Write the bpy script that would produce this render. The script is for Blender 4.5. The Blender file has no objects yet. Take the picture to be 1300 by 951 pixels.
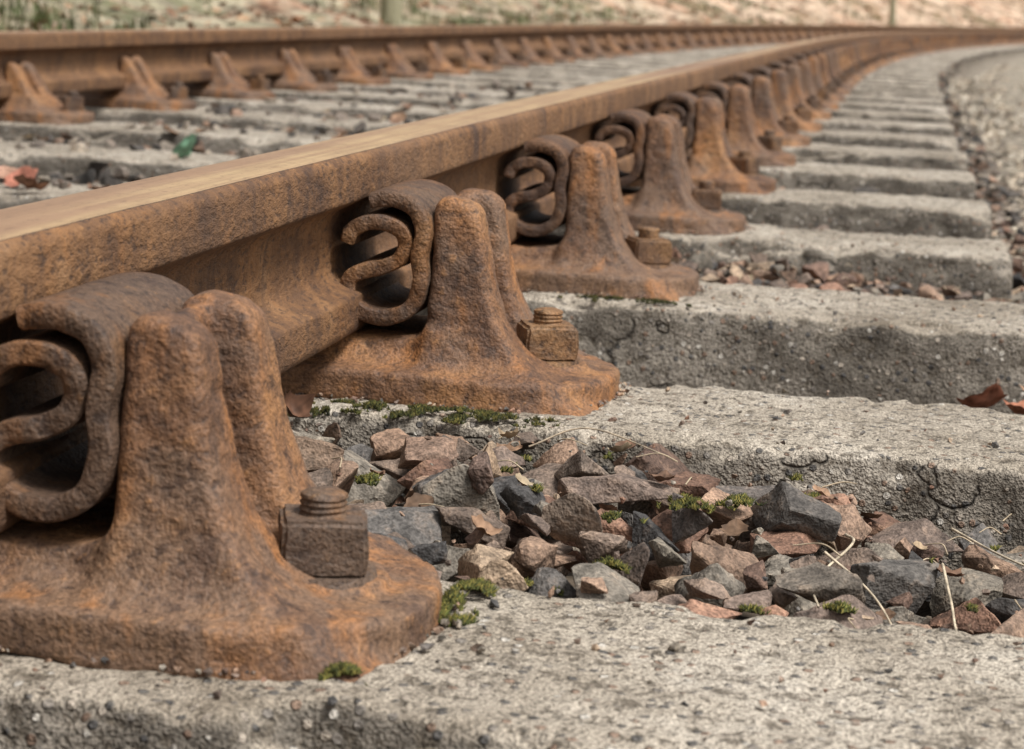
import bpy, bmesh, math, random, time
import numpy as np
from mathutils import Vector, Matrix, noise, Quaternion
random.seed(5); rng=np.random.default_rng(11)
scene=bpy.context.scene
T0=time.time()
def tick(n): print('TICK',n,round(time.time()-T0,1))
G=0.047; CG,SG=math.cos(G),math.sin(G)

# ------------------------------------------------ track mapping
def T(u,s,w):
    u=np.asarray(u,float); s=np.asarray(s,float); w=np.asarray(w,float)
    q=np.clip(s-10,0,100); c=.0033*q*q + .66*np.maximum(s-110,0)
    th=np.arctan(.0066*q)
    ss=np.clip(s,0,110); dz=-.0001*ss*ss-.022*np.maximum(s-110,0)
    lu=u*CG+w*SG
    return np.stack([c+lu*np.cos(th), s-lu*np.sin(th), -u*SG+w*CG+dz],-1)
def Tmat(s):
    q=min(max(s-10,0),100); th=math.atan(.0066*q)
    p=T(0,s,0)
    return Matrix.Translation(Vector(p.tolist()))@Matrix.Rotation(-th,4,'Z')@Matrix.Rotation(G,4,'Y')

# ------------------------------------------------ mesh helpers
def mesh_from(name,V,F,col=None,smooth=True,mat=None):
    V=np.asarray(V,np.float32); F=np.asarray(F,np.int32)
    me=bpy.data.meshes.new(name)
    n=F.shape[1]
    me.vertices.add(len(V)); me.vertices.foreach_set('co',V.ravel())
    me.loops.add(F.size); me.loops.foreach_set('vertex_index',F.ravel())
    me.polygons.add(len(F)); me.polygons.foreach_set('loop_start',np.arange(0,F.size,n,dtype=np.int32))
    me.update(calc_edges=True)
    me.polygons.foreach_set('use_smooth',np.full(len(me.polygons),smooth))
    if col is not None:
        a=me.color_attributes.new('Col','FLOAT_COLOR','POINT')
        c=np.ones((len(V),4),np.float32); c[:,:3]=col
        a.data.foreach_set('color',c.ravel())
    if mat: me.materials.append(mat)
    return me
def obj(name,me,parent=None,mw=None):
    o=bpy.data.objects.new(name,me); scene.collection.objects.link(o)
    if parent: o.parent=parent
    if mw is not None: o.matrix_world=mw
    return o

# ------------------------------------------------ materials
class NB:
    def __init__(s,name):
        s.m=bpy.data.materials.new(name); s.m.use_nodes=True
        s.t=s.m.node_tree; s.t.nodes.clear()
        s.out=s.n('ShaderNodeOutputMaterial'); s.b=s.n('ShaderNodeBsdfPrincipled')
        s.l(s.b.outputs[0],s.out.inputs[0])
        s.tc=s.n('ShaderNodeTexCoord'); s.vec=s.tc.outputs['Object']
    def n(s,t,**k):
        x=s.t.nodes.new(t)
        for a,b in k.items(): setattr(x,a,b)
        return x
    def l(s,a,b): s.t.links.new(a,b)
    def rand_vec(s):
        oi=s.n('ShaderNodeObjectInfo'); m=s.n('ShaderNodeMath',operation='MULTIPLY'); m.inputs[1].default_value=37.
        s.l(oi.outputs['Random'],m.inputs[0])
        a=s.n('ShaderNodeVectorMath',operation='ADD'); s.l(s.vec,a.inputs[0]); s.l(m.outputs[0],a.inputs[1]); s.vec=a.outputs[0]
        return oi.outputs['Random']
    def noise(s,scale,detail=3,rough=.6,dist=0,stretch=None):
        x=s.n('ShaderNodeTexNoise'); x.inputs['Scale'].default_value=scale; x.inputs['Detail'].default_value=detail
        x.inputs['Roughness'].default_value=rough; x.inputs['Distortion'].default_value=dist
        v=s.vec
        if stretch:
            m=s.n('ShaderNodeMapping'); m.inputs['Scale'].default_value=stretch; s.l(v,m.inputs[0]); v=m.outputs[0]
        s.l(v,x.inputs['Vector']); return x.outputs['Fac']
    def vor(s,scale,feature='F1',out='Distance',rnd=1,vec=None):
        x=s.n('ShaderNodeTexVoronoi',feature=feature); x.inputs['Scale'].default_value=scale
        s.l(vec or s.vec,x.inputs['Vector']); return x.outputs[out]
    def ramp(s,f,stops,interp='LINEAR'):
        r=s.n('ShaderNodeValToRGB'); r.color_ramp.interpolation=interp
        e=r.color_ramp.elements
        while len(e)<len(stops): e.new(.5)
        for i,(p,c) in enumerate(stops):
            e[i].position=p
            if not hasattr(c,'__len__'): c=(c,c,c)
            e[i].color=(*c,1)
        s.l(f,r.inputs[0]); return r.outputs[0]
    def mix(s,f,a,b,mode='MIX'):
        x=s.n('ShaderNodeMix',data_type='RGBA',blend_type=mode)
        for v,i in ((f,0),(a,6),(b,7)):
            if hasattr(v,'is_output'): s.l(v,x.inputs[i])
            elif hasattr(v,'__len__'): x.inputs[i].default_value=(*v,1)
            else: x.inputs[i].default_value=v if i==0 else (v,v,v,1)
        return x.outputs[2]
    def math(s,op,a,b=0.,clamp=False):
        x=s.n('ShaderNodeMath',operation=op); x.use_clamp=clamp
        for v,i in ((a,0),(b,1)):
            if hasattr(v,'is_output'): s.l(v,x.inputs[i])
            else: x.inputs[i].default_value=v
        return x.outputs[0]
    def wsum(s,*pairs):
        acc=None
        for v,k in pairs:
            m=s.math('MULTIPLY',v,k); acc=m if acc is None else s.math('ADD',acc,m)
        return acc
    def bump(s,h,dist=1,strength=1,prev=None):
        x=s.n('ShaderNodeBump'); x.inputs['Distance'].default_value=dist; x.inputs['Strength'].default_value=strength
        s.l(h,x.inputs['Height'])
        if prev: s.l(prev,x.inputs['Normal'])
        return x.outputs[0]
    def fin(s,col,rough,normal=None,spec=.3,metal=0):
        for v,k in ((col,'Base Color'),(rough,'Roughness'),(spec,'Specular IOR Level'),(metal,'Metallic')):
            i=s.b.inputs[k]
            if hasattr(v,'is_output'): s.l(v,i)
            elif hasattr(v,'__len__'): i.default_value=(*v,1)
            else: i.default_value=v
        if normal: s.l(normal,s.b.inputs['Normal'])
        return s.m

def mat_cast(name,tint=(1,1,1)):
    b=NB(name); b.rand_vec()
    n1=b.noise(9,5,.68); n2=b.noise(95,3,.72); n3=b.noise(420,1,.6); n4=b.noise(6,4,.68); n5=b.noise(26,3,.65,0,(1,1,.30))
    c=b.ramp(n1,[(.30,(.060,.036,.026)),(.42,(.120,.066,.038)),(.52,(.195,.104,.052)),(.61,(.265,.140,.060)),(.72,(.33,.200,.105))])
    c=b.mix(b.ramp(n4,[(.46,0),(.55,.78)]),c,(.135,.092,.064))
    c=b.mix(b.ramp(n5,[(.54,0),(.68,.65)]),c,(.30,.135,.045))
    c=b.mix(b.ramp(n5,[(.32,.70),(.45,0)]),c,(.068,.041,.030))
    c=b.mix(b.ramp(n2,[(.34,.72),(.45,0)]),c,(.045,.028,.021))
    c=b.mix(b.ramp(n2,[(.60,0),(.74,.45)]),c,(.38,.20,.080))
    c=b.mix(1,c,b.ramp(n3,[(.30,.62),(.50,1.),(.70,1.35)]),'MULTIPLY')
    c=b.mix(1,c,tint,'MULTIPLY')
    h=b.wsum((n2,.0024),(n3,.0009))
    return b.fin(c,.68,b.bump(h,1,.95),.38)
M_cast=mat_cast('rusty_cast_iron',(1.03,.97,.94))
M_key=mat_cast('rusty_spring_steel',(.66,.63,.63))
M_bolt=mat_cast('rusty_bolt_steel',(.74,.76,.80))

def mat_rail():
    b=NB('rusty_rail_steel')
    n1=b.noise(13,4,.7); n2=b.noise(190,3,.75,0,(1,.45,1)); n4=b.noise(2.6,3,.6); n5=b.noise(40,3,.65,0,(1,1,.3))
    c=b.ramp(n1,[(.3,(.070,.037,.023)),(.47,(.145,.073,.034)),(.60,(.215,.110,.048)),(.74,(.28,.160,.080))])
    c=b.mix(b.ramp(n5,[(.34,.6),(.46,0)]),c,(.060,.034,.024))
    c=b.mix(b.ramp(n5,[(.56,0),(.70,.5)]),c,(.27,.125,.045))
    c=b.mix(b.ramp(n2,[(.36,.75),(.47,0)]),c,(.045,.027,.020))
    c=b.mix(b.ramp(n2,[(.60,0),(.72,.5)]),c,(.36,.185,.072))
    c=b.mix(b.ramp(n4,[(.45,0),(.62,.4)]),c,(.20,.112,.060))
    at=b.n('ShaderNodeAttribute'); at.attribute_name='Col'
    sep=b.n('ShaderNodeSeparateColor'); b.l(at.outputs['Color'],sep.inputs[0])
    st=b.noise(26,2,.5,0,(1,.02,1)); st2=b.noise(190,2,.6,0,(1,.03,1))
    top=b.ramp(st,[(.32,(.22,.125,.072)),(.46,(.31,.190,.108)),(.58,(.42,.290,.150)),(.70,(.31,.180,.100))])
    top=b.mix(b.ramp(st2,[(.38,.3),(.55,0)]),top,(.16,.09,.05))
    top=b.mix(b.ramp(n1,[(.42,0),(.66,.45)]),top,(.25,.140,.072))
    top=b.mix(b.ramp(n2,[(.34,.4),(.46,0)]),top,(.12,.068,.04))
    wob=b.math('ADD',sep.outputs[0],b.math('MULTIPLY',b.math('SUBTRACT',b.noise(25,2,.6,0,(1,.2,1)),.5),.7))
    m=b.ramp(wob,[(.3,0),(.50,1)])
    c=b.mix(m,c,top)
    ro=b.mix(m,.76,.48)
    h=b.math('MULTIPLY',b.wsum((n2,.0024),(n1,.004)),b.math('SUBTRACT',1.12,m))
    return b.fin(c,ro,b.bump(h,1,.95),.38)
M_rail=mat_rail()

def mat_concrete():
    b=NB('weathered_concrete'); b.rand_vec()
    n1=b.noise(5,4,.70); n2=b.noise(80,3,.75); n3=b.noise(480,1,.8)
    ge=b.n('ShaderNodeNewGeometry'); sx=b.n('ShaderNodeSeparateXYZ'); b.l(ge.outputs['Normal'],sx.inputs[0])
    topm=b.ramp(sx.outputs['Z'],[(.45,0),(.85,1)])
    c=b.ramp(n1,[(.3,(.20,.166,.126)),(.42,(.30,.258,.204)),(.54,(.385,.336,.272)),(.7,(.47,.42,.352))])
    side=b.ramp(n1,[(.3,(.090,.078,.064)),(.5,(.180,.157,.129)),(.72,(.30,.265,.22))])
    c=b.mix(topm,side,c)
    c=b.mix(b.ramp(n2,[(.37,.8),(.47,0)]),c,(.095,.078,.059))
    va=b.n('ShaderNodeTexVoronoi'); va.inputs['Scale'].default_value=125; b.l(b.vec,va.inputs[0])
    sc=b.n('ShaderNodeSeparateColor'); b.l(va.outputs['Color'],sc.inputs[0])
    agg=b.ramp(sc.outputs[0],[(0,(.06,.06,.062)),(.28,(.19,.17,.15)),(.5,(.38,.325,.265)),(.7,(.21,.135,.095)),(.88,(.54,.50,.44))],'CONSTANT')
    mk=b.math('MULTIPLY',b.ramp(sc.outputs[1],[(.40,0),(.45,1)]),b.ramp(va.outputs['Distance'],[(.28,1),(.38,0)]))
    c=b.mix(b.math('MULTIPLY',mk,.8),c,agg)
    mp=b.n('ShaderNodeVectorMath',operation='ADD'); nz=b.n('ShaderNodeTexNoise'); nz.inputs['Scale'].default_value=9; nz.inputs['Detail'].default_value=4
    b.l(b.vec,nz.inputs[0]); sca=b.n('ShaderNodeVectorMath',operation='SCALE'); sca.inputs['Scale'].default_value=.20
    b.l(nz.outputs['Color'],sca.inputs[0]); b.l(b.vec,mp.inputs[0]); b.l(sca.outputs[0],mp.inputs[1])
    mm=b.n('ShaderNodeMapping'); mm.inputs['Scale'].default_value=(.35,1,1); b.l(mp.outputs[0],mm.inputs[0])
    cr=b.vor(5,'DISTANCE_TO_EDGE',vec=mm.outputs[0])
    crm=b.math('MULTIPLY',b.ramp(cr,[(.0,1),(.009,0)]),b.ramp(n1,[(.44,0),(.50,.85)]))
    crm=b.math('MULTIPLY',crm,b.ramp(topm,[(.2,1),(.8,.25)]))
    c=b.mix(crm,c,(.03,.025,.02))
    c=b.mix(1,c,b.ramp(n3,[(.3,.45),(.48,.95),(.7,1.5)]),'MULTIPLY')
    h=b.wsum((n2,.0070),(mk,.0020),(n3,.0022),(crm,-.004))
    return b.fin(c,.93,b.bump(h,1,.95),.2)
M_conc=mat_concrete()

def mat_stone():
    b=NB('ballast_stone')
    at=b.n('ShaderNodeAttribute'); at.attribute_name='Col'
    n1=b.noise(60,3,.7); n2=b.noise(380,1,.8)
    c=b.mix(1,at.outputs['Color'],b.ramp(n1,[(.3,.45),(.5,1),(.7,1.6)]),'MULTIPLY')
    c=b.mix(b.ramp(n1,[(.54,0),(.7,.35)]),c,(.22,.145,.09))
    c=b.mix(1,c,b.ramp(n2,[(.3,.6),(.5,1),(.7,1.4)]),'MULTIPLY')
    h=b.wsum((n1,.0040),(n2,.0014))
    return b.fin(c,.78,b.bump(h,1,.85),.38)
M_stone=mat_stone()
def mat_vc(name,rough=.8,trans=0):
    b=NB(name); at=b.n('ShaderNodeAttribute'); at.attribute_name='Col'
    c=b.mix(1,at.outputs['Color'],b.ramp(b.noise(120,1,.6),[(.3,.6),(.7,1.35)]),'MULTIPLY')
    return b.fin(c,rough,None,.2)
M_moss=mat_vc('moss'); M_leaf=mat_vc('dry_leaf',.65); M_veg=mat_vc('grass_and_litter',.8)

def mat_ground():
    b=NB('ground_soil'); at=b.n('ShaderNodeAttribute'); at.attribute_name='Col'
    sep=b.n('ShaderNodeSeparateColor'); b.l(at.outputs['Color'],sep.inputs[0])
    va=b.n('ShaderNodeTexVoronoi'); va.inputs['Scale'].default_value=34; b.l(b.vec,va.inputs[0])
    sc=b.n('ShaderNodeSeparateColor'); b.l(va.outputs['Color'],sc.inputs[0])
    g=b.ramp(sc.outputs[0],[(0,(.05,.042,.036)),(.5,(.12,.095,.075)),(1,(.22,.175,.13))])
    gl=b.ramp(sc.outputs[0],[(0,(.22,.185,.14)),(.5,(.37,.32,.25)),(1,(.50,.44,.355))])
    g=b.mix(sep.outputs[1],g,gl)
    g=b.mix(1,g,b.ramp(va.outputs['Distance'],[(.2,1.1),(.7,.45)]),'MULTIPLY')
    n1=b.noise(.8,4,.7,.6); n2=b.noise(5,3,.75)
    bank=b.ramp(n1,[(.32,(.070,.080,.035)),(.42,(.19,.18,.11)),(.52,(.32,.28,.20)),(.60,(.20,.11,.07)),(.7,(.38,.32,.23))])
    clay=b.ramp(n1,[(.32,(.12,.115,.065)),(.42,(.31,.21,.135)),(.52,(.56,.43,.32)),(.62,(.42,.26,.17)),(.72,(.23,.145,.095))])
    bank=b.mix(sep.outputs[2],bank,clay)
    bank=b.mix(1,bank,b.ramp(n2,[(.3,.35),(.5,1),(.7,1.5)]),'MULTIPLY')
    c=b.mix(sep.outputs[0],g,bank)
    h=b.wsum((va.outputs['Distance'],.014),(n2,.03))
    return b.fin(c,.95,b.bump(h,1,.8),.1)
M_ground=mat_ground()
def mat_wood():
    b=NB('weathered_wood'); n=b.noise(30,4,.6,0,(1,1,.08))
    c=b.ramp(n,[(.3,(.16,.15,.09)),(.7,(.36,.33,.22))]); return b.fin(c,.9,b.bump(n,.004,.6),.1)
M_wood=mat_wood()

# ------------------------------------------------ surface nets
def surface_nets(F,o,h):
    S=F<0; nx,ny,nz=F.shape
    acc=np.zeros((nx-1,ny-1,nz-1,3)); cnt=np.zeros((nx-1,ny-1,nz-1))
    co=[(a,b,c) for a in (0,1) for b in (0,1) for c in (0,1)]
    def sl(A,c): return A[c[0]:nx-1+c[0],c[1]:ny-1+c[1],c[2]:nz-1+c[2]]
    for a in co:
        for ax in range(3):
            if a[ax]==0:
                bb=list(a); bb[ax]=1
                fa,fb=sl(F,a),sl(F,bb); cr=(fa<0)!=(fb<0)
                t=np.where(cr,fa/np.where(cr,fa-fb,1),0)
                for k in range(3):
                    acc[...,k]+=np.where(cr,a[k]+(t if k==ax else 0),0)
                cnt+=cr
    act=cnt>0; idx=np.full(act.shape,-1); idx[act]=np.arange(act.sum())
    ijk=np.argwhere(act); V=(ijk+acc[act]/cnt[act][:,None])*h+np.array(o)
    Q=[]
    for ax in range(3):
        a1,a2=(ax+1)%3,(ax+2)%3
        A=[slice(None)]*3; B=[slice(None)]*3; A[ax]=slice(0,-1); B[ax]=slice(1,None)
        cr=S[tuple(A)]!=S[tuple(B)]
        p=np.argwhere(cr); p=p[(p[:,a1]>0)&(p[:,a2]>0)&(p[:,a1]<F.shape[a1]-1)&(p[:,a2]<F.shape[a2]-1)]
        def g(d1,d2):
            q=p.copy(); q[:,a1]-=d1; q[:,a2]-=d2; return idx[q[:,0],q[:,1],q[:,2]]
        q=np.stack([g(1,1),g(0,1),g(0,0),g(1,0)],1)
        ins=S[p[:,0],p[:,1],p[:,2]]
        q[~ins]=q[~ins][:,::-1]; Q.append(q)
    return V,np.concatenate(Q)
def smin(a,b,k):
    h=np.clip(.5+.5*(b-a)/k,0,1); return b*(1-h)+a*h-k*h*(1-h)
def smax(a,b,k): return -smin(-a,-b,k)

def chair_mesh(h,seed=0,disp=True):
    U=np.arange(-.225,.262,h); S_=np.arange(-.125,.126,h); W=np.arange(-.012,.178,h)
    u,s,w=np.meshgrid(U,S_,W,indexing='ij')
    def base(u0,u1,hx,r,top,k=.01):
        cu=(u0+u1)/2; hu=(u1-u0)/2
        qx=np.abs(u-cu)-(hu-r); qy=np.abs(s)-(hx-r)
        d=np.sqrt(np.maximum(qx,0)**2+np.maximum(qy,0)**2)+np.minimum(np.maximum(qx,qy),0)-r
        return smax(smax(d,w-top,k),-w,.003)
    ed=np.clip((np.abs(u-.01)-.06)/.16,0,1)
    B=base(-.19,.234,.105,.098,.0255-.005*ed**1.5,.0065)
    seat=base(-.10,.125,.066,.03,.046,.008)
    D=smin(B,seat,.030)
    def jaw(sign,uin,wt,top_th,a,bb,x0_=.0425):
        uu=u*sign; t=np.clip(1-w/wt,0,1.2)
        Uo=uin+top_th+a*t+bb*t**4.6
        body=smax(uu-Uo,uin-uu,.007)
        body=smax(body,w-wt+.16*np.maximum(uu-uin-.35*top_th,0),.014)
        ribs=None
        for x0 in (-x0_,x0_):
            Th=.0148+.016*t+.018*t**5
            r=smax(np.abs(s-x0*(1+.10*t))-Th,body,.010)
            ribs=r if ribs is None else smin(ribs,r,.003)
        wall=smax(smax(smax(uin-uu,uu-(uin+top_th*.40+.02*t**3),.006),np.abs(s)-.048,.008),w-wt+.006,.010)
        return smin(ribs,wall,.007)
    D=smin(D,jaw(1,.089,.159,.037,.024,.072),.019)
    D=smin(D,jaw(-1,.014,.128,.020,.070,.060,.040),.018)
    for ub in (.178,-.150):
        d=smax(np.sqrt((u-ub)**2+s**2)-.031,w-.0265,.003); D=smin(D,d,.006)
    V,Q=surface_nets(D,(U[0],S_[0],W[0]),h)
    me=mesh_from('chair_casting',V,Q,mat=M_cast)
    if disp:
        N=np.zeros(len(V)*3,np.float32); me.vertex_normals.foreach_get('vector',N); N=N.reshape(-1,3)
        o=Vector((seed*3.1,seed*5.3,0))
        d=np.array([.0014*noise.noise(Vector(v)*26+o)+.00085*noise.noise(Vector(v)*90+o)+.00045*noise.noise(Vector(v)*200+o)-.0030*max(0,noise.noise(Vector(v)*70+o*2)-.36) for v in V])
        V=V+N*d[:,None]; me.vertices.foreach_set('co',V.astype(np.float32).ravel()); me.update()
    return me
CH=[chair_mesh(.0022,i*1.7) for i in range(3)]
CHL=chair_mesh(.005,0,False)
tick('chairs')
def catmull(P,n):
    P=np.array(P,float); P=np.vstack([2*P[0]-P[1],P,2*P[-1]-P[-2]]); out=[]
    for i in range(1,len(P)-2):
        for t in np.linspace(0,1,n,endpoint=False):
            a,b,c,d=P[i-1:i+3]
            out.append(.5*((2*b)+(-a+c)*t+(2*a-5*b+4*c-d)*t*t+(-a+3*b-3*c+d)*t**3))
    out.append(P[-2]); return np.array(out)
def key_mesh(seed=0):
    # heavy spring-steel strip folded into an S inside an outer wrap
    P=[(.26,1.07),(.42,1.09),(.66,1.08),(.91,.99),(1.02,.80),(.97,.56),(1.01,.33),(.90,.09),(.60,-.03),(.26,-.01),(.02,.13),(.02,.31),(.20,.40),(.47,.44),(.70,.53),(.77,.67),(.69,.80),(.47,.87),(.22,.86),(.04,.78),(-.02,.66)]
    C=catmull(P,7); C=C*np.array([.0580,.083])+np.array([.0245,.0670])
    tn=np.gradient(C,axis=0); tn/=np.linalg.norm(tn,axis=1)[:,None]; nr=np.stack([-tn[:,1],tn[:,0]],1)
    th=.0061; c=.0015; x0,x1=-.066,.070
    ns=14
    ring=[]
    for x in np.linspace(x0+c,x1-c,ns): ring.append((-th,x))
    ring+= [(-th+c,x1),(th-c,x1)]
    for x in np.linspace(x1-c,x0+c,ns): ring.append((th,x))
    ring+= [(th-c,x0),(0,x0-.0004),(-th+c,x0)]
    R=len(ring); V=[];F=[]
    for i,(p,n_) in enumerate(zip(C,nr)):
        k=.85 if i in (0,len(C)-1) else 1
        for (o,x) in ring:
            wob=.0005*math.sin(i*.23+x*40+seed)+.0007*noise.noise(Vector((p[0]*90,p[1]*90,x*60+seed)))
            sl=(.0025*math.sin(i*.07+1)+.0012*noise.noise(Vector((i*.2,0,3+seed))))*(1 if x<0 else .3)
            q=p+n_*(o*k*(1+.10*noise.noise(Vector((i*.15,o*200,1+seed))))+wob*.5)
            V.append((q[0],x+sl,q[1]))
    for i in range(len(C)-1):
        for j in range(R):
            a=i*R+j; b=i*R+(j+1)%R; F.append((a,b,b+R,a+R))
    me=mesh_from('spring_key',V,F,mat=M_key)
    bm=bmesh.new(); bm.from_mesh(me); bm.verts.ensure_lookup_table()
    for st in (0,(len(C)-1)*R):
        try: bm.faces.new([bm.verts[st+j] for j in range(R)])
        except: pass
    bmesh.ops.recalc_face_normals(bm,faces=bm.faces); bm.to_mesh(me); bm.free()
    try: me.set_sharp_from_angle(angle=math.radians(40))
    except: pass
    return me
KEYS=[key_mesh(0),key_mesh(7.3)]
def bolt_mesh():
    bm=bmesh.new()
    bmesh.ops.create_cube(bm,size=1,matrix=Matrix.Translation((0,0,.0185))@Matrix.Diagonal((.043,.043,.029,1)))
    bmesh.ops.bevel(bm,geom=[e for e in bm.edges],offset=.0026,segments=3,affect='EDGES',clamp_overlap=True)
    bmesh.ops.create_cone(bm,cap_ends=True,segments=40,radius1=.029,radius2=.027,depth=.006,matrix=Matrix.Translation((0,0,.002)))
    prof=[(.0,.030),(.0122,.030)]
    z=.033
    for k in range(3): prof+=[(.0122,z),(.0112,z+.0014),(.0122,z+.0028)]; z+=.0030
    prof+=[(.0116,z+.0014),(.0095,z+.0026),(.005,z+.0033),(.0,z+.0035)]
    N=36; rows=[]
    for (rr,zz) in prof:
        rows.append([bm.verts.new((max(rr,1e-5)*math.cos(a*2*math.pi/N),max(rr,1e-5)*math.sin(a*2*math.pi/N),zz)) for a in range(N)])
    for a,b_ in zip(rows,rows[1:]):
        for j in range(N): bm.faces.new((a[j],a[(j+1)%N],b_[(j+1)%N],b_[j]))
    bmesh.ops.subdivide_edges(bm,edges=[e for e in bm.edges if e.calc_length()>.02],cuts=7,use_grid_fill=True)
    for v in bm.verts:
        n_=noise.noise(v.co*90); v.co+=Vector((n_,noise.noise(v.co*90+Vector((5,5,5))),n_*.6))*.0011
    bmesh.ops.recalc_face_normals(bm,faces=bm.faces)
    me=bpy.data.meshes.new('chair_bolt'); bm.to_mesh(me); bm.free(); me.materials.append(M_bolt)
    for p in me.polygons: p.use_smooth=True
    try: me.set_sharp_from_angle(angle=math.radians(38))
    except: pass
    return me
BOLT=bolt_mesh()

SP=[1.05,1.75,2.46,3.19,3.93]
SP=[SP[0]-.72*2,SP[0]-.72]+SP
while SP[-1]<80: SP.append(SP[-1]+.72)
def add_chair(s,far,row=None,i=0):
    M=Tmat(s)@Matrix.Translation((0,0,-.0015))
    if far: M=M@Matrix.Translation((-1.505,0,0))@Matrix.Rotation(math.pi,4,'Z')
    M=M@Matrix.Rotation(random.uniform(-.012,.012),4,'Z')
    if row is None:
        e=bpy.data.objects.new('rail_chair',None); scene.collection.objects.link(e); e.empty_display_size=.05; e.matrix_world=M; par=e
        def put(nm,me,L):
            o=bpy.data.objects.new(nm,me); scene.collection.objects.link(o); o.parent=par; o.matrix_local=L
    else:
        def put(nm,me,L):
            o=bpy.data.objects.new(nm,me); scene.collection.objects.link(o); o.parent=row; o.matrix_local=M@L
    put('casting',(CH[i%3] if s<6 else CHL),Matrix.Identity(4))
    if s<45: put('spring_key',KEYS[i%2],Matrix.Translation((0,random.uniform(-.006,.006),random.uniform(-.002,.001))))
    if s<30:
        put('bolt',BOLT,Matrix.Translation((.176,-.004,.0245))@Matrix.Rotation(random.uniform(-.5,.5) if s>1.2 else .32,4,'Z'))
        put('bolt',BOLT,Matrix.Translation((-.150,0,.0245))@Matrix.Rotation(random.uniform(-.5,.5),4,'Z'))
rowc=bpy.data.objects.new('distant_rail_chairs',None); scene.collection.objects.link(rowc)
for i,s in enumerate(SP):
    for far in (False,True):
        add_chair(s,far,None if s<9.5 else rowc,i)

# ------------------------------------------------ rails
def rail_profile():
    p=[]
    def arc(cx,cz,r,a0,a1,n,wt):
        for a in np.linspace(math.radians(a0),math.radians(a1),n): p.append((cx+r*math.cos(a),cz+r*math.sin(a),wt))
    for x in (0,.006,.012,.017,.022): p.append((x,.190-.6*x*x*2,1.0))
    arc(.0255,.1805,.0090,78,0,7,0)
    p[-7]=(p[-7][0],p[-7][1],.7)
    p.extend([(.035,.174,0),(.0352,.166,0),(.0352,.158,0)])
    arc(.0315,.1555,.0035,0,-75,4,0)
    p.extend([(.024,.1475,0),(.016,.1435,0),(.0115,.138,0),(.0098,.130,0),(.0095,.115,0),(.0095,.102,0),(.0105,.094,0),(.014,.088,0),(.022,.084,0),(.031,.080,0)])
    arc(.0312,.0755,.0040,80,0,4,0)
    p.extend([(.0352,.066,0),(.0352,.056,0)])
    arc(.026,.0545,.009,-5,-85,4,0)
    p.extend([(.012,.0452,0),(0,.045,0)])
    L=[(-x,z,w) for (x,z,w) in p[1:-1]][::-1]
    return np.array(p+L)
RP=rail_profile()
def rail(name,u0):
    ss=np.concatenate([np.arange(-4,12,.04),np.arange(12,108,.5)])
    n=len(RP); V=[];C=[]
    for s in ss:
        wv=np.array([.0007*noise.noise(Vector((a*30,s*9,b*30+u0))) for a,b in RP[:,:2]]) if s<6 and u0==0 else 0
        V.append(T(u0+RP[:,0]+np.sign(RP[:,0])*wv*(RP[:,2]<.5),np.full(n,s),RP[:,1]))
        C.append(np.stack([RP[:,2]]*3,1))
    V=np.concatenate(V);C=np.concatenate(C)
    ii=np.arange(len(ss)-1)[:,None]*n; j=np.arange(n)[None,:]; j2=(j+1)%n
    F=np.stack([(ii+j).ravel(),(ii+j+n).ravel(),(ii+j2+n).ravel(),(ii+j2).ravel()],1)
    me=mesh_from(name,V,F[:,::-1],C,mat=M_rail)
    bm=bmesh.new(); bm.from_mesh(me); bmesh.ops.recalc_face_normals(bm,faces=bm.faces); bm.to_mesh(me); bm.free()
    return obj(name,me)
rail('running_rail',0); rail('running_rail',-1.505)

# ------------------------------------------------ sleepers
def sleeper_mesh(seed,du=.008):
    prof=[]
    for z in np.linspace(-.16,-.010,18): prof.append((-.128-.014*(-z)/.15,z))
    for a in np.linspace(180,90,6)[1:]: prof.append((-.118+.010*math.cos(math.radians(a)),-.010+.010*math.sin(math.radians(a))))
    for y in np.linspace(-.115,.115,30)[1:-1]: prof.append((y,0))
    P=np.array(prof+[(-y,z) for y,z in prof[:23]][::-1])
    us=np.concatenate([[-2.105,-2.104,-2.100],np.arange(-2.092,-.4,.03),np.arange(-.4,.594,du),[.598,.603,.605]])
    V=[];n=len(P); off=Vector((seed*13.1,seed*7.7,3))
    for k,u in enumerate(us):
        sh=[.86,.95,.985]; f=1
        if k<3: f=sh[k]
        if k>=len(us)-3: f=sh[len(us)-1-k]
        for (y,z) in P:
            zz=-.08+(z+.08)*f; yy=y*f
            edge=max(0,1-(abs(abs(y)-.124)+abs(z+.004))/.032)
            v=Vector((u,yy,zz))
            d=.0026*noise.noise(v*14+off)+.0020*noise.noise(v*42+off)+.0014*noise.noise(v*95+off)
            c=(max(0,noise.noise(v*11+off*2)-.12)*.055+max(0,noise.noise(v*45+off)-.08)*.012)*edge
            if z<-.012 and noise.noise(v*26+off*3)>.28: c+=.004
            dr=Vector((0,(1 if y>0 else -1)*(1 if z<-.006 else 0),1 if z>-.012 else 0))
            q=v+dr*d+Vector((0,-(1 if y>0 else -1)*c,-c if edge>0 else 0))
            if u<-2.09 or u>.59: q.x+=.004*noise.noise(v*30+off)
            V.append(q[:])
    ii=np.arange(len(us)-1)[:,None]*n; j=np.arange(n-1)[None,:]
    F=np.stack([(ii+j).ravel(),(ii+j+n).ravel(),(ii+j+n+1).ravel(),(ii+j+1).ravel()],1)
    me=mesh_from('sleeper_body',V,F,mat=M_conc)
    bm=bmesh.new(); bm.from_mesh(me); bm.verts.ensure_lookup_table()
    for st in (0,(len(us)-1)*n):
        bm.faces.new([bm.verts[st+q] for q in range(n)])
    bmesh.ops.recalc_face_normals(bm,faces=bm.faces); bm.to_mesh(me); bm.free()
    return me
SL=[sleeper_mesh(i) for i in range(3)]
tick('sleepers')
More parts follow.
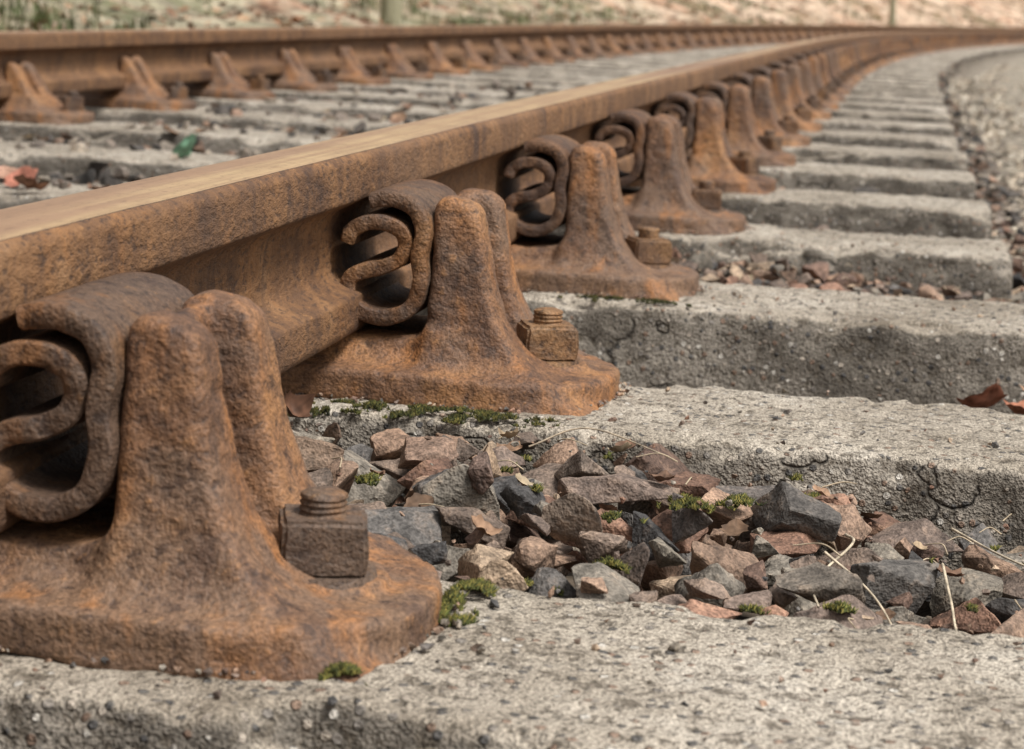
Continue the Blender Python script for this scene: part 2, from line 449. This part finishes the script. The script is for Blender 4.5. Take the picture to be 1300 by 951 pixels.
rows=bpy.data.objects.new('distant_concrete_sleepers',None); scene.collection.objects.link(rows)
SC=[]
for i,s in enumerate(SP):
    off=-.03; SC.append(s+off)
    M=Tmat(s+off)@Matrix.Translation((random.uniform(-.012,.012),0,-.001))@Matrix.Rotation(random.uniform(-.006,.006),4,'Z')
    if s<9.5: obj('concrete_sleeper',SL[i%3],None,M)
    else:
        o=obj('sleeper_body',SL[i%3],rows); o.matrix_local=M
SC=np.array(SC)

# ------------------------------------------------ ground
def Gw(u):
    u=np.asarray(u,float)
    w=np.full(u.shape,-.105)
    w=np.where(u>.75,-.105+ .03*np.clip((u-.75)/.3,0,1),w)
    w=np.where(u>3.5,w+(u-3.5)*SG,w)
    w=np.where(u>9,w+.28*(u-9)-.14*np.maximum(u-20,0)-.1*np.maximum(u-60,0),w)
    v=-u-2.25
    w=np.where(v>0,w+.055*np.clip(v/.3,0,1)+.16*v+.20*np.maximum(v-1.6,0)-.05*np.maximum(v-12,0)-.2*np.maximum(v-30,0),w)
    return w
us=np.concatenate([-np.geomspace(4,120,40)[::-1],np.arange(-3.9,4,.15),np.geomspace(4,120,26)])
ss=np.concatenate([np.arange(-30,-2,2.),np.arange(-2,20,.15),np.arange(20,70,.4),np.geomspace(70,400,40)])
UU,SS=np.meshgrid(us,ss,indexing='ij')
WW=Gw(UU)
nz=np.array([noise.fractal(Vector((a*.9,b*.9,0)),1,2,4) for a,b in zip(UU.ravel(),SS.ravel())]).reshape(UU.shape)
bankm=np.clip((-UU-2.7)/.5,0,1)+np.clip((UU-3.8)/1.5,0,1)
WW=WW+nz*(.012+.10*bankm)+np.where((UU>-2.4)&(UU<.8),.06*np.clip((SS-15)/3,0,1),0)
V=T(UU.ravel(),SS.ravel(),WW.ravel())
C=np.stack([np.clip(bankm+nz*.3*(bankm>0),0,1).ravel(),np.clip((UU-.6)/.3,0,1).ravel(),np.clip((SS-16)/20+nz*.9,0,1).ravel()],1)
ni,nj=UU.shape
a=(np.arange(ni-1)[:,None]*nj+np.arange(nj-1)[None,:]).ravel()
obj('ground',mesh_from('ground',V,np.stack([a,a+nj,a+nj+1,a+1],1),C,mat=M_ground))
tick('ground')

# ------------------------------------------------ stones
def rock(seed,hi):
    r=random.Random(seed); bm=bmesh.new()
    for k in range(r.randint(8,13)):
        v=Vector((r.gauss(0,1),r.gauss(0,1),r.gauss(0,1))).normalized()*r.uniform(.84,1.08)
        v=Vector((v.x,v.y*r.uniform(.70,.95),v.z*.70)); bm.verts.new(v)
    bmesh.ops.convex_hull(bm,input=bm.verts)
    bmesh.ops.dissolve_limit(bm,angle_limit=.20,verts=bm.verts,edges=bm.edges)
    if hi:
        bmesh.ops.bevel(bm,geom=bm.edges[:],offset=.026,segments=1,affect='EDGES',clamp_overlap=True)
        bmesh.ops.triangulate(bm,faces=bm.faces)
        for _ in range(3):
            bmesh.ops.subdivide_edges(bm,edges=[e for e in bm.edges if e.calc_length()>.20],cuts=1)
            bmesh.ops.triangulate(bm,faces=bm.faces)
        for v in bm.verts:
            v.co+=v.co.normalized()*(noise.noise(v.co*1.7+Vector((seed,0,0)))*.07+noise.noise(v.co*4.5+Vector((seed,0,0)))*.05+noise.noise(v.co*9+Vector((seed,0,0)))*.018)
    bmesh.ops.triangulate(bm,faces=bm.faces)
    bmesh.ops.recalc_face_normals(bm,faces=bm.faces)
    bm.verts.index_update()
    V=np.array([v.co[:] for v in bm.verts]); F=np.array([[v.index for v in f.verts] for f in bm.faces]); bm.free()
    return V,F
RH=[rock(i,True) for i in range(20)]; RL=[rock(100+i,False) for i in range(14)]
PAL=np.array([(.170,.095,.064),(.21,.135,.092),(.14,.102,.078),(.15,.13,.105),(.085,.077,.070),(.045,.042,.040),(.26,.19,.13),(.20,.132,.092),(.11,.068,.050),(.17,.146,.115),(.12,.088,.070)])*1.08
PALL=np.array([(.38,.33,.26),(.32,.275,.21),(.44,.39,.315),(.31,.265,.205),(.36,.295,.22),(.25,.20,.15),(.18,.15,.12)])
PALD=np.array([(.13,.105,.085),(.07,.06,.052),(.17,.14,.11),(.18,.115,.08),(.055,.05,.045),(.24,.20,.155)])
def rotm(tilt):
    a=rng.uniform(0,2*math.pi); R=Matrix.Rotation(a,3,'Z')
    ax=Vector((rng.normal(),rng.normal(),.01)).normalized()
    return np.array(Matrix.Rotation(rng.normal()*tilt,3,ax)@R)
def build_stones(name,L,lib,smooth):
    Vs=[];Fs=[];Cs=[];o=0
    for (p,r,c,t) in L:
        V,F=lib[rng.integers(len(lib))]
        sc=r*np.array([rng.uniform(.85,1.25),rng.uniform(.72,1.05),rng.uniform(.70,1.1)])
        W=(V*sc)@rotm(t).T+p
        Vs.append(W);Fs.append(F+o);o+=len(V);Cs.append(np.tile(c,(len(V),1)))
    me=mesh_from(name,np.concatenate(Vs),np.concatenate(Fs),np.concatenate(Cs),smooth,M_stone)
    if smooth:
        try: me.set_sharp_from_angle(angle=math.radians(26))
        except: pass
    return me
ballast=bpy.data.objects.new('ballast',None); scene.collection.objects.link(ballast)
def level(u,s):
    base=-.042+0*u
    g1=(s>1.08)&(s<1.62)
    l1=-.014-.042*np.clip((u-.30)/.30,0,1)+.004*np.sin(u*9)-.010*np.clip((s-1.35)/.2,0,1)
    base=np.where(g1&(u>-.3),l1,base)
    g2=(s>1.80)&(s<2.35); base=np.where(g2&(u>-.3),-.080,base)
    g3=(s>2.55)&(s<3.1); base=np.where(g3&(u>-.3),-.026-.030*np.clip((u-.3)/.3,0,1),base)
    base=np.where(u>.62,-.060-.05*np.clip((u-.7)/.5,0,1),base)
    base=np.where(u<-1.6,-.03,base)
    base=np.where((u<-.15)&(u>-1.5),-.014,base)
    return base
h=.005; u0,u1,s0,s1=-2.5,1.5,.35,8.5
nu=int((u1-u0)/h); nsn=int((s1-s0)/h)
gu=u0+(np.arange(nu)+.5)*h; gs=s0+(np.arange(nsn)+.5)*h
GU,GS=np.meshgrid(gu,gs,indexing='ij')
TL=level(GU,GS); HM=TL-.036
sle=np.zeros_like(HM,bool)
for sc_ in SC: sle|=(np.abs(GS-sc_)<.137)&(GU<.61)&(GU>-2.11)
HM[sle]=0; TL[sle]=0
def stamp(u,s,r,zc):
    i=int((u-u0)/h); j=int((s-s0)/h); kk=int(r/h)+1
    if i<kk or j<kk or i>=nu-kk-1 or j>=nsn-kk-1: return False
    dx=(np.arange(-kk,kk+1)*h); d2=dx[:,None]**2+dx[None,:]**2
    top=np.where(d2<r*r,zc+.62*np.sqrt(np.maximum(r*r-d2,0)),-9)
    w_=HM[i-kk:i+kk+1,j-kk:j+kk+1]; np.maximum(w_,top,out=w_)
    return True
def settle(N,rmin,rmax,ua,ub,sa,sb,cand=6,over=.004,allow_sl=False,pw=1.8):
    out=[]
    for _ in range(N):
        r=rmin+(rmax-rmin)*rng.random()**pw; best=None
        for c in range(cand):
            u=rng.uniform(ua,ub); s=rng.uniform(sa,sb)
            i=int((u-u0)/h); j=int((s-s0)/h); k=max(1,int(r*.8/h))
            if i<k or j<k or i>=nu-k or j>=nsn-k: continue
            if sle[i,j] and not allow_sl: continue
            wn=HM[i-k:i+k+1,j-k:j+k+1]; hs=np.mean(wn)*.6+np.max(wn)*.4 if r<.012 else np.sort(wn,axis=None)[int(wn.size*.62)]
            hl=hs-TL[i,j]
            if best is None or hl<best[0]: best=(hl,hs,i,j,k,u,s)
        if best is None: continue
        hl,hs,i,j,k,u,s=best
        if hl>over: continue
        zc=hs+r*.20
        if stamp(u,s,r,zc): out.append((u,s,zc,r))
    return out
def onchair(u,s,m=.112):
    return (-.2<u<.245 or -1.75<u<-1.30) and min(abs(s-p) for p in SP)<m
def conv(lst,pal,tilt):
    L=[]
    for (u,s,z,r) in lst:
        c=pal[rng.integers(len(pal))]*rng.uniform(.7,1.35)
        L.append((T(u,s,z),r,c,tilt))
    return L
near=settle(420,.024,.040,-.30,.66,1.14,1.62,cand=6,over=.002,pw=1.3)
near+=settle(1500,.013,.026,-.30,.66,1.14,1.62,cand=8,over=.006)
heroes=[]
for (u,s,r,c) in [(.395,1.43,.042,(.085,.075,.066)),(.185,1.40,.032,(.25,.175,.115)),(.25,1.47,.030,(.15,.115,.09)),(.33,1.33,.030,(.12,.10,.088)),(.46,1.34,.036,(.10,.09,.08)),(.52,1.27,.034,(.18,.12,.085)),(.13,1.46,.030,(.19,.125,.09)),(.27,1.28,.028,(.16,.12,.09)),(.42,1.25,.030,(.12,.10,.08)),(.06,1.42,.032,(.19,.13,.09)),(.36,1.50,.028,(.10,.085,.075)),(.55,1.40,.030,(.15,.11,.085)),(.21,1.33,.026,(.14,.095,.075))]:
    i=int((u-u0)/h); j=int((s-s0)/h); k=int(r*.7/h); z=float(np.median(HM[i-k:i+k+1,j-k:j+k+1]))+r*.02
    stamp(u,s,r,z); heroes.append((T(u,s,z),r,np.array(c)*1.05,.18))
near+=settle(500,.012,.026,-.30,.66,1.82,2.36,cand=4,over=.006)
near+=settle(900,.014,.030,-.30,.66,2.50,3.10,cand=4,over=.008)
near+=settle(1200,.014,.030,-.30,1.2,3.1,4.4,cand=3,over=.008)
near+=settle(800,.014,.034,-.3,1.2,.36,.95,cand=4)
near+=settle(400,.014,.030,.6,.95,1.0,3.2,cand=4)
obj('stones',build_stones('ballast_near',conv(near,PAL,.38)+heroes,RH,True),ballast)
mid=settle(8000,.013,.032,-2.3,-.25,.8,8.4,cand=2,over=.010)
mid+=[q for q in settle(620,.010,.030,-1.35,-.18,2.2,8.2,cand=1,over=.03,allow_sl=True) if not onchair(q[0],q[1],.14)]
mid+=settle(3600,.014,.030,-.3,.7,4.3,8.4,cand=2)
obj('stones',build_stones('ballast_mid',conv(mid,PALD,.4),RL,False),ballast)
shd=settle(6000,.009,.021,.62,1.48,.4,8.4,cand=2,over=.008)
obj('stones',build_stones('ballast_shoulder',conv(shd,PALL,.4),RL,False),ballast)
gr=settle(4500,.003,.010,-.2,.75,1.1,3.3,cand=4,over=.006,allow_sl=False)
gr2=settle(900,.0016,.0045,-.2,.60,.88,3.4,cand=1,over=.9,allow_sl=True)
gr=[g for g in gr+gr2 if not onchair(g[0],g[1])]
for p in SP[2:6]:
    for _ in range(170):
        a=rng.uniform(-math.pi,math.pi); rr=.105+abs(rng.normal())*.006
        u=.13+rr*max(0,math.cos(a)) if math.cos(a)>0 else rng.uniform(-.12,.13); s=p+rr*(math.sin(a) if math.cos(a)>0 else (1 if a>0 else -1))
        if abs(s-p+.03)>.13: continue
        r=rng.uniform(.0012,.0035); gr.append((u,s,.001+r*.3,r))
obj('grit',build_stones('ballast_grit',conv(gr,PAL*1.1,.5),RL,False),ballast)
L=[]
def far_sc(n,ua,ub,sa,sb,ra,rb,pal,lv):
    for _ in range(n):
        u=rng.uniform(ua,ub); s=sa+(sb-sa)*rng.random()
        if -2.11<u<.61 and np.min(np.abs(SC-s))<.14: continue
        L.append((T(u,s,lv+rng.uniform(-.02,.008)),rng.uniform(ra,rb),pal[rng.integers(len(pal))]*rng.uniform(.7,1.3),.5))
far_sc(7000,-2.4,.65,8.4,20,.018,.034,PALD,-.035)
far_sc(3500,-2.4,.65,20,45,.03,.05,PALD,-.045)
far_sc(9000,.62,2.6,8,22,.016,.030,PALL,-.088)
far_sc(6000,1.4,2.8,1.5,8.2,.012,.024,PALL,-.088)
far_sc(3500,-3.1,-2.0,1,25,.016,.034,PALD*1.3,-.05)
obj('stones',build_stones('ballast_far',L,RL,False),ballast)
tick('stones')

# ------------------------------------------------ vegetation on bank
def bankw(u,s):
    return float(Gw(np.array([u]))[0])+noise.fractal(Vector((u*.9,s*.9,0)),1,2,4)*(.012+.10*(min(1,max(0,(-u-2.7)/.5))))
V=[];F=[];C=[]
GP=[(.32,.29,.19),(.37,.34,.24),(.13,.15,.065),(.25,.235,.135),(.085,.105,.04)]
LP=[(.26,.13,.07),(.19,.10,.055),(.36,.24,.15),(.40,.33,.24),(.12,.067,.042)]
for _ in range(4200):
    s=4+60*rng.random()**1.6; u=-2.75-rng.random()**1.3*(2.5+s*.10)
    nn=noise.noise(Vector((u*.5,s*.3,7)))
    if nn<-.05: continue
    p0=T(u,s,bankw(u,s)); c=np.array(GP[rng.integers(5)] if nn<.25 else GP[rng.choice([2,4,3])])*rng.uniform(.6,1.2)
    H=rng.uniform(.04,.16)
    for k in range(6):
        a=rng.uniform(0,6.28); ln=rng.uniform(.02,.09); q=p0+np.array([rng.normal()*.03,rng.normal()*.03,-.01])
        d=np.array([math.cos(a),math.sin(a),0]); pr=np.array([-d[1],d[0],0])*.006
        o=len(V); V+= [q-pr,q+pr,q+d*ln*.4+pr*.7+[0,0,H*.7],q+d*ln*.4-pr*.7+[0,0,H*.7]]; F.append((o,o+1,o+2,o+3)); C+=[c]*4
        o=len(V); V+= [q+d*ln*.4-pr*.7+[0,0,H*.7],q+d*ln*.4+pr*.7+[0,0,H*.7],q+d*ln+pr*.1+[0,0,H*.85],q+d*ln-pr*.1+[0,0,H*.85]]; F.append((o,o+1,o+2,o+3)); C+=[c]*4
obj('bank_grass',mesh_from('bank_grass',V,F,C,False,M_veg))
V=[];F=[];C=[]
for _ in range(11000):
    s=3+70*rng.random()**1.5; u=-2.4-rng.random()*(2.5+s*.12)
    p0=T(u,s,bankw(u,s)+.012); c=np.array(LP[rng.integers(5)])*rng.uniform(.7,1.3)
    R=rotm(.5); r=rng.uniform(.02,.045)*(1+s*.015)
    pts=np.array([(-1,0,.15),(-.3,-.5,-.05),(.3,-.5,-.05),(1,0,.2),(.3,.5,.1),(-.3,.5,.1)])*r
    W=pts@R.T+p0; o=len(V); V+=list(W); F+=[(o,o+1,o+4,o+5),(o+1,o+2,o+3,o+4)]; C+=[c]*6
obj('leaf_litter',mesh_from('leaf_litter',V,F,C,False,M_veg))
tick('veg')
def post(u,s,wd,ht):
    bm=bmesh.new(); bmesh.ops.create_cone(bm,cap_ends=True,segments=14,radius1=wd/2,radius2=wd/2*.93,depth=ht,matrix=Matrix.Translation((0,0,ht/2-.15)))
    bmesh.ops.subdivide_edges(bm,edges=[e for e in bm.edges if e.calc_length()>.5],cuts=10)
    for v in bm.verts: v.co.x+=noise.noise(v.co*5)*.008
    me=bpy.data.meshes.new('fence_post'); bm.to_mesh(me); bm.free(); me.materials.append(M_wood)
    p=T(u,s,bankw(u,s)); obj('fence_post',me,None,Matrix.Translation(Vector(p.tolist()))@Matrix.Rotation(.02,4,'X'))
post(-3.17,15.0,.16,1.5); post(-3.1,41,.13,1.5)

# ------------------------------------------------ moss
V=[];F=[];C=[]
def moss(u,s,w,ru,rs,n,hgt=.004,br=1.,th=.0):
    for _ in range(n):
        a=rng.uniform(0,6.28); q=math.sqrt(rng.random()); du=ru*q*math.cos(a); ds=rs*q*math.sin(a)
        nn=noise.noise(Vector((u+du,s+ds,0))*55)+.5*noise.noise(Vector((u+du,s+ds,4))*170)
        if nn<-.12+th+.35*q*q: continue
        dome=(1-q*q)*hgt*1.3+max(0,nn)*.004
        p=T(u+du,s+ds,w+dome-.002); r=rng.uniform(.0007,.0014); H=rng.uniform(.0015,.0038)
        c=np.array([(.09,.10,.025),(.15,.145,.035),(.045,.052,.017),(.24,.20,.05)][rng.integers(4)])*rng.uniform(.5,1.1)*br
        lean=np.array([rng.normal()*.6,rng.normal()*.6,1])*H
        a2=rng.uniform(0,6.28); o=len(V)
        for k in range(3): V.append(p+np.array([math.cos(a2+k*2.09),math.sin(a2+k*2.09),0])*r)
        V.append(p+lean); F.extend([(o,o+1,o+3),(o+1,o+2,o+3),(o+2,o,o+3)]); C.extend([c*.5]*3+[c])
def hm(u,s):
    i=int((u-u0)/h); j=int((s-s0)/h); return float(HM[i,j])
moss(.11,1.612,-.001,.11,.026,9000,.004,.65,.12); moss(.0,1.60,-.005,.05,.020,1800,.004,.6,.1)
moss(.240,1.098,.000,.015,.040,4800,.008,1.15,-.05); moss(.212,.957,.000,.014,.010,1300,.004,.9)
moss(.17,2.320,.0,.08,.022,3500,.003,.45,.15)
for (u,s) in [(.12,1.39),(.333,1.318),(.295,1.31),(.38,1.215),(.20,1.50),(.36,1.42),(.30,1.22),(.43,1.22),(.26,1.20)]:
    r=rng.uniform(.008,.015); moss(u,s,hm(u,s)-.007,r*1.3,r,int(1300*r/.015),.004,1.1,.05)
for _ in range(18):
    u,s=rng.uniform(.0,.6),rng.uniform(1.16,1.58); r=rng.uniform(.004,.008); moss(u,s,hm(u,s)-.006,r,r,280,.003)
obj('moss',mesh_from('moss',V,F,C,True,M_moss))

# ------------------------------------------------ dead leaves / twigs
def leaf(u,s,w,size,col,curl=.5,tilt=.4,seed=0,up=None):
    r=random.Random(seed); V=[];F=[];C=[]; nx,ny=14,9
    for i in range(nx):
        t=i/(nx-1)
        wd=.42*math.sin(math.pi*min(1,t*1.0+.02))**.8*(1+.12*math.sin(t*22))+.01
        for j in range(ny):
            q=j/(ny-1)*2-1
            x=(t-.5); y=q*wd
            z=curl*(x*x*1.2)+curl*.9*y*y*(1+.6*math.sin(t*5))+.10*noise.noise(Vector((x*5,y*5,seed)))
            V.append((x*size,y*size,z*size)); C.append(np.array(col)*(.75 if abs(q)<.1 else 1)*r.uniform(.85,1.15))
    for i in range(nx-1):
        for j in range(ny-1): a=i*ny+j; F.append((a,a+ny,a+ny+1,a+1))
    V=np.array(V); R=np.array(Matrix.Rotation(r.uniform(0,6.28),3,'Z')@Matrix.Rotation(tilt*r.uniform(-1,1) if up is None else up,3,'X')@Matrix.Rotation(tilt*r.uniform(-1,1),3,'Y'))
    V=V@R.T+T(u,s,w)
    return V,np.array(F),np.array(C)
def put_leaf(*a,**k):
    V,F,C=leaf(*a,**k); obj('fallen_leaf',mesh_from('fallen_leaf',V,F,C,True,M_leaf))
put_leaf(-.83,3.85,.014,.085,(.16,.30,.20),.25,.3,1,.9)
put_leaf(-.84,3.12,.01,.06,(.30,.12,.08),.6,.5,2); put_leaf(-.80,3.05,.01,.055,(.36,.19,.12),.6,.5,3); put_leaf(-.9,3.2,.01,.05,(.34,.20,.14),.6,.5,12)
put_leaf(-.93,3.1,.01,.06,(.30,.16,.10),.6,.5,15)
put_leaf(.545,2.14,-.052,.055,(.25,.10,.06),.8,.6,4); put_leaf(.585,2.10,-.052,.05,(.29,.12,.07),.9,.6,5); put_leaf(.60,2.18,-.047,.045,(.34,.2,.12),.9,.6,16)
put_leaf(.02,1.545,hm(.02,1.545)+.006,.030,(.11,.055,.033),1.6,.4,7,.8)
LV=[];LF=[];LC=[];lo=0
PLF=[(.26,.16,.10),(.34,.27,.18),(.17,.10,.065),(.30,.22,.14),(.13,.08,.05)]
for k in range(85):
    if k<22: u,s=random.uniform(.05,.62),random.uniform(1.17,1.57)
    elif k<40: u,s=random.uniform(.0,.7),random.choice([random.uniform(1.9,2.3),random.uniform(2.6,3.05),random.uniform(3.35,3.75)])
    else: u,s=random.uniform(-1.3,-.2),random.uniform(2.4,6)
    V,F,C=leaf(u,s,hm(u,s)+.001,random.uniform(.008,.022) if k<40 else random.uniform(.02,.05),random.choice(PLF),random.uniform(.4,1.2),.5,20+k)
    LV.append(V);LF.append(F+lo);LC.append(C);lo+=len(V)
obj('leaf_fragments',mesh_from('leaf_fragments',np.concatenate(LV),np.concatenate(LF),np.concatenate(LC),True,M_leaf))
V=[];F=[];C=[]
def stalk(pts,r,col):
    P=catmull([T(*p) for p in pts],8); m=5; o=len(V)
    for i,p in enumerate(P):
        t=P[min(i+1,len(P)-1)]-P[max(i-1,0)]; t/=np.linalg.norm(t); a=np.cross(t,[.3,.2,1]); a/=np.linalg.norm(a); b=np.cross(t,a)
        for k in range(m): V.append(p+(a*math.cos(k*2*math.pi/m)+b*math.sin(k*2*math.pi/m))*r*(1-.4*i/len(P))); C.append(col)
    for i in range(len(P)-1):
        for k in range(m): F.append((o+i*m+k,o+i*m+(k+1)%m,o+(i+1)*m+(k+1)%m,o+(i+1)*m+k))
stw=(.48,.40,.29)
def hst(pts,r,col,dz=.003): stalk([(u,s,hm(u,s)+dz) for u,s in pts],r,col)
hst([(.43,1.40),(.435,1.34),(.415,1.28),(.42,1.20)],.0011,stw)
hst([(.42,1.27),(.45,1.25),(.47,1.22)],.0009,stw)
hst([(.49,1.33),(.495,1.28),(.50,1.22),(.52,1.17)],.0010,stw)
hst([(.50,1.50),(.53,1.43),(.56,1.38)],.0010,stw)
hst([(.20,1.53),(.24,1.545),(.30,1.54)],.0008,(.35,.28,.2))
for _ in range(60):
    u,s=rng.uniform(-.1,.6),rng.choice([rng.uniform(1.18,1.58),rng.uniform(1.9,2.3),rng.uniform(2.6,3.0)])
    a=rng.uniform(0,6.28); l=rng.uniform(.01,.04); z=hm(u,s)+.003
    stalk([(u,s,z),(u+l*.5*math.cos(a),s+l*.5*math.sin(a),z+.004),(u+l*math.cos(a+.3),s+l*math.sin(a+.3),z+.001)],.0006,(.4,.32,.22))
obj('dry_stalks',mesh_from('dry_stalks',V,F,C,True,M_leaf))

# ------------------------------------------------ light
el,az=math.radians(56),math.radians(118)
w=bpy.data.worlds.new('World'); scene.world=w; w.use_nodes=True; nt=w.node_tree
bg=nt.nodes['Background']; sky=nt.nodes.new('ShaderNodeTexSky'); sky.sky_type='NISHITA'; sky.sun_disc=False
sky.sun_elevation=el; sky.sun_rotation=az; sky.dust_density=4; sky.air_density=1.0
hs=nt.nodes.new('ShaderNodeHueSaturation'); hs.inputs['Saturation'].default_value=.12
nt.links.new(sky.outputs[0],hs.inputs['Color']); nt.links.new(hs.outputs[0],bg.inputs[0]); bg.inputs[1].default_value=.145
sl_=bpy.data.lights.new('sun','SUN'); sl_.energy=3.9; sl_.angle=math.radians(14); sl_.color=(1,.975,.94)
so=bpy.data.objects.new('sun',sl_); scene.collection.objects.link(so)
so.rotation_euler=Vector((math.cos(el)*math.sin(az),math.cos(el)*math.cos(az),math.sin(el))).to_track_quat('Z','Y').to_euler(); so.location=(5,-5,8)

# ------------------------------------------------ camera
cam=bpy.data.cameras.new('camera'); co=bpy.data.objects.new('camera',cam); scene.collection.objects.link(co); scene.camera=co
cam.sensor_width=36; cam.lens=36*2800/1300; cam.clip_start=.02; cam.clip_end=2000
yaw=math.radians(10.1); pit=math.radians(9.24)
co.location=(.46,0,.293); co.rotation_euler=(math.pi/2-pit,0,yaw)
cam.dof.use_dof=True; cam.dof.focus_distance=1.45; cam.dof.aperture_fstop=16
scene.view_settings.view_transform='Standard'; scene.view_settings.look='None'; scene.view_settings.exposure=0
tick('end'); print('STONES',len(near),len(mid),len(shd),len(gr),len(L))
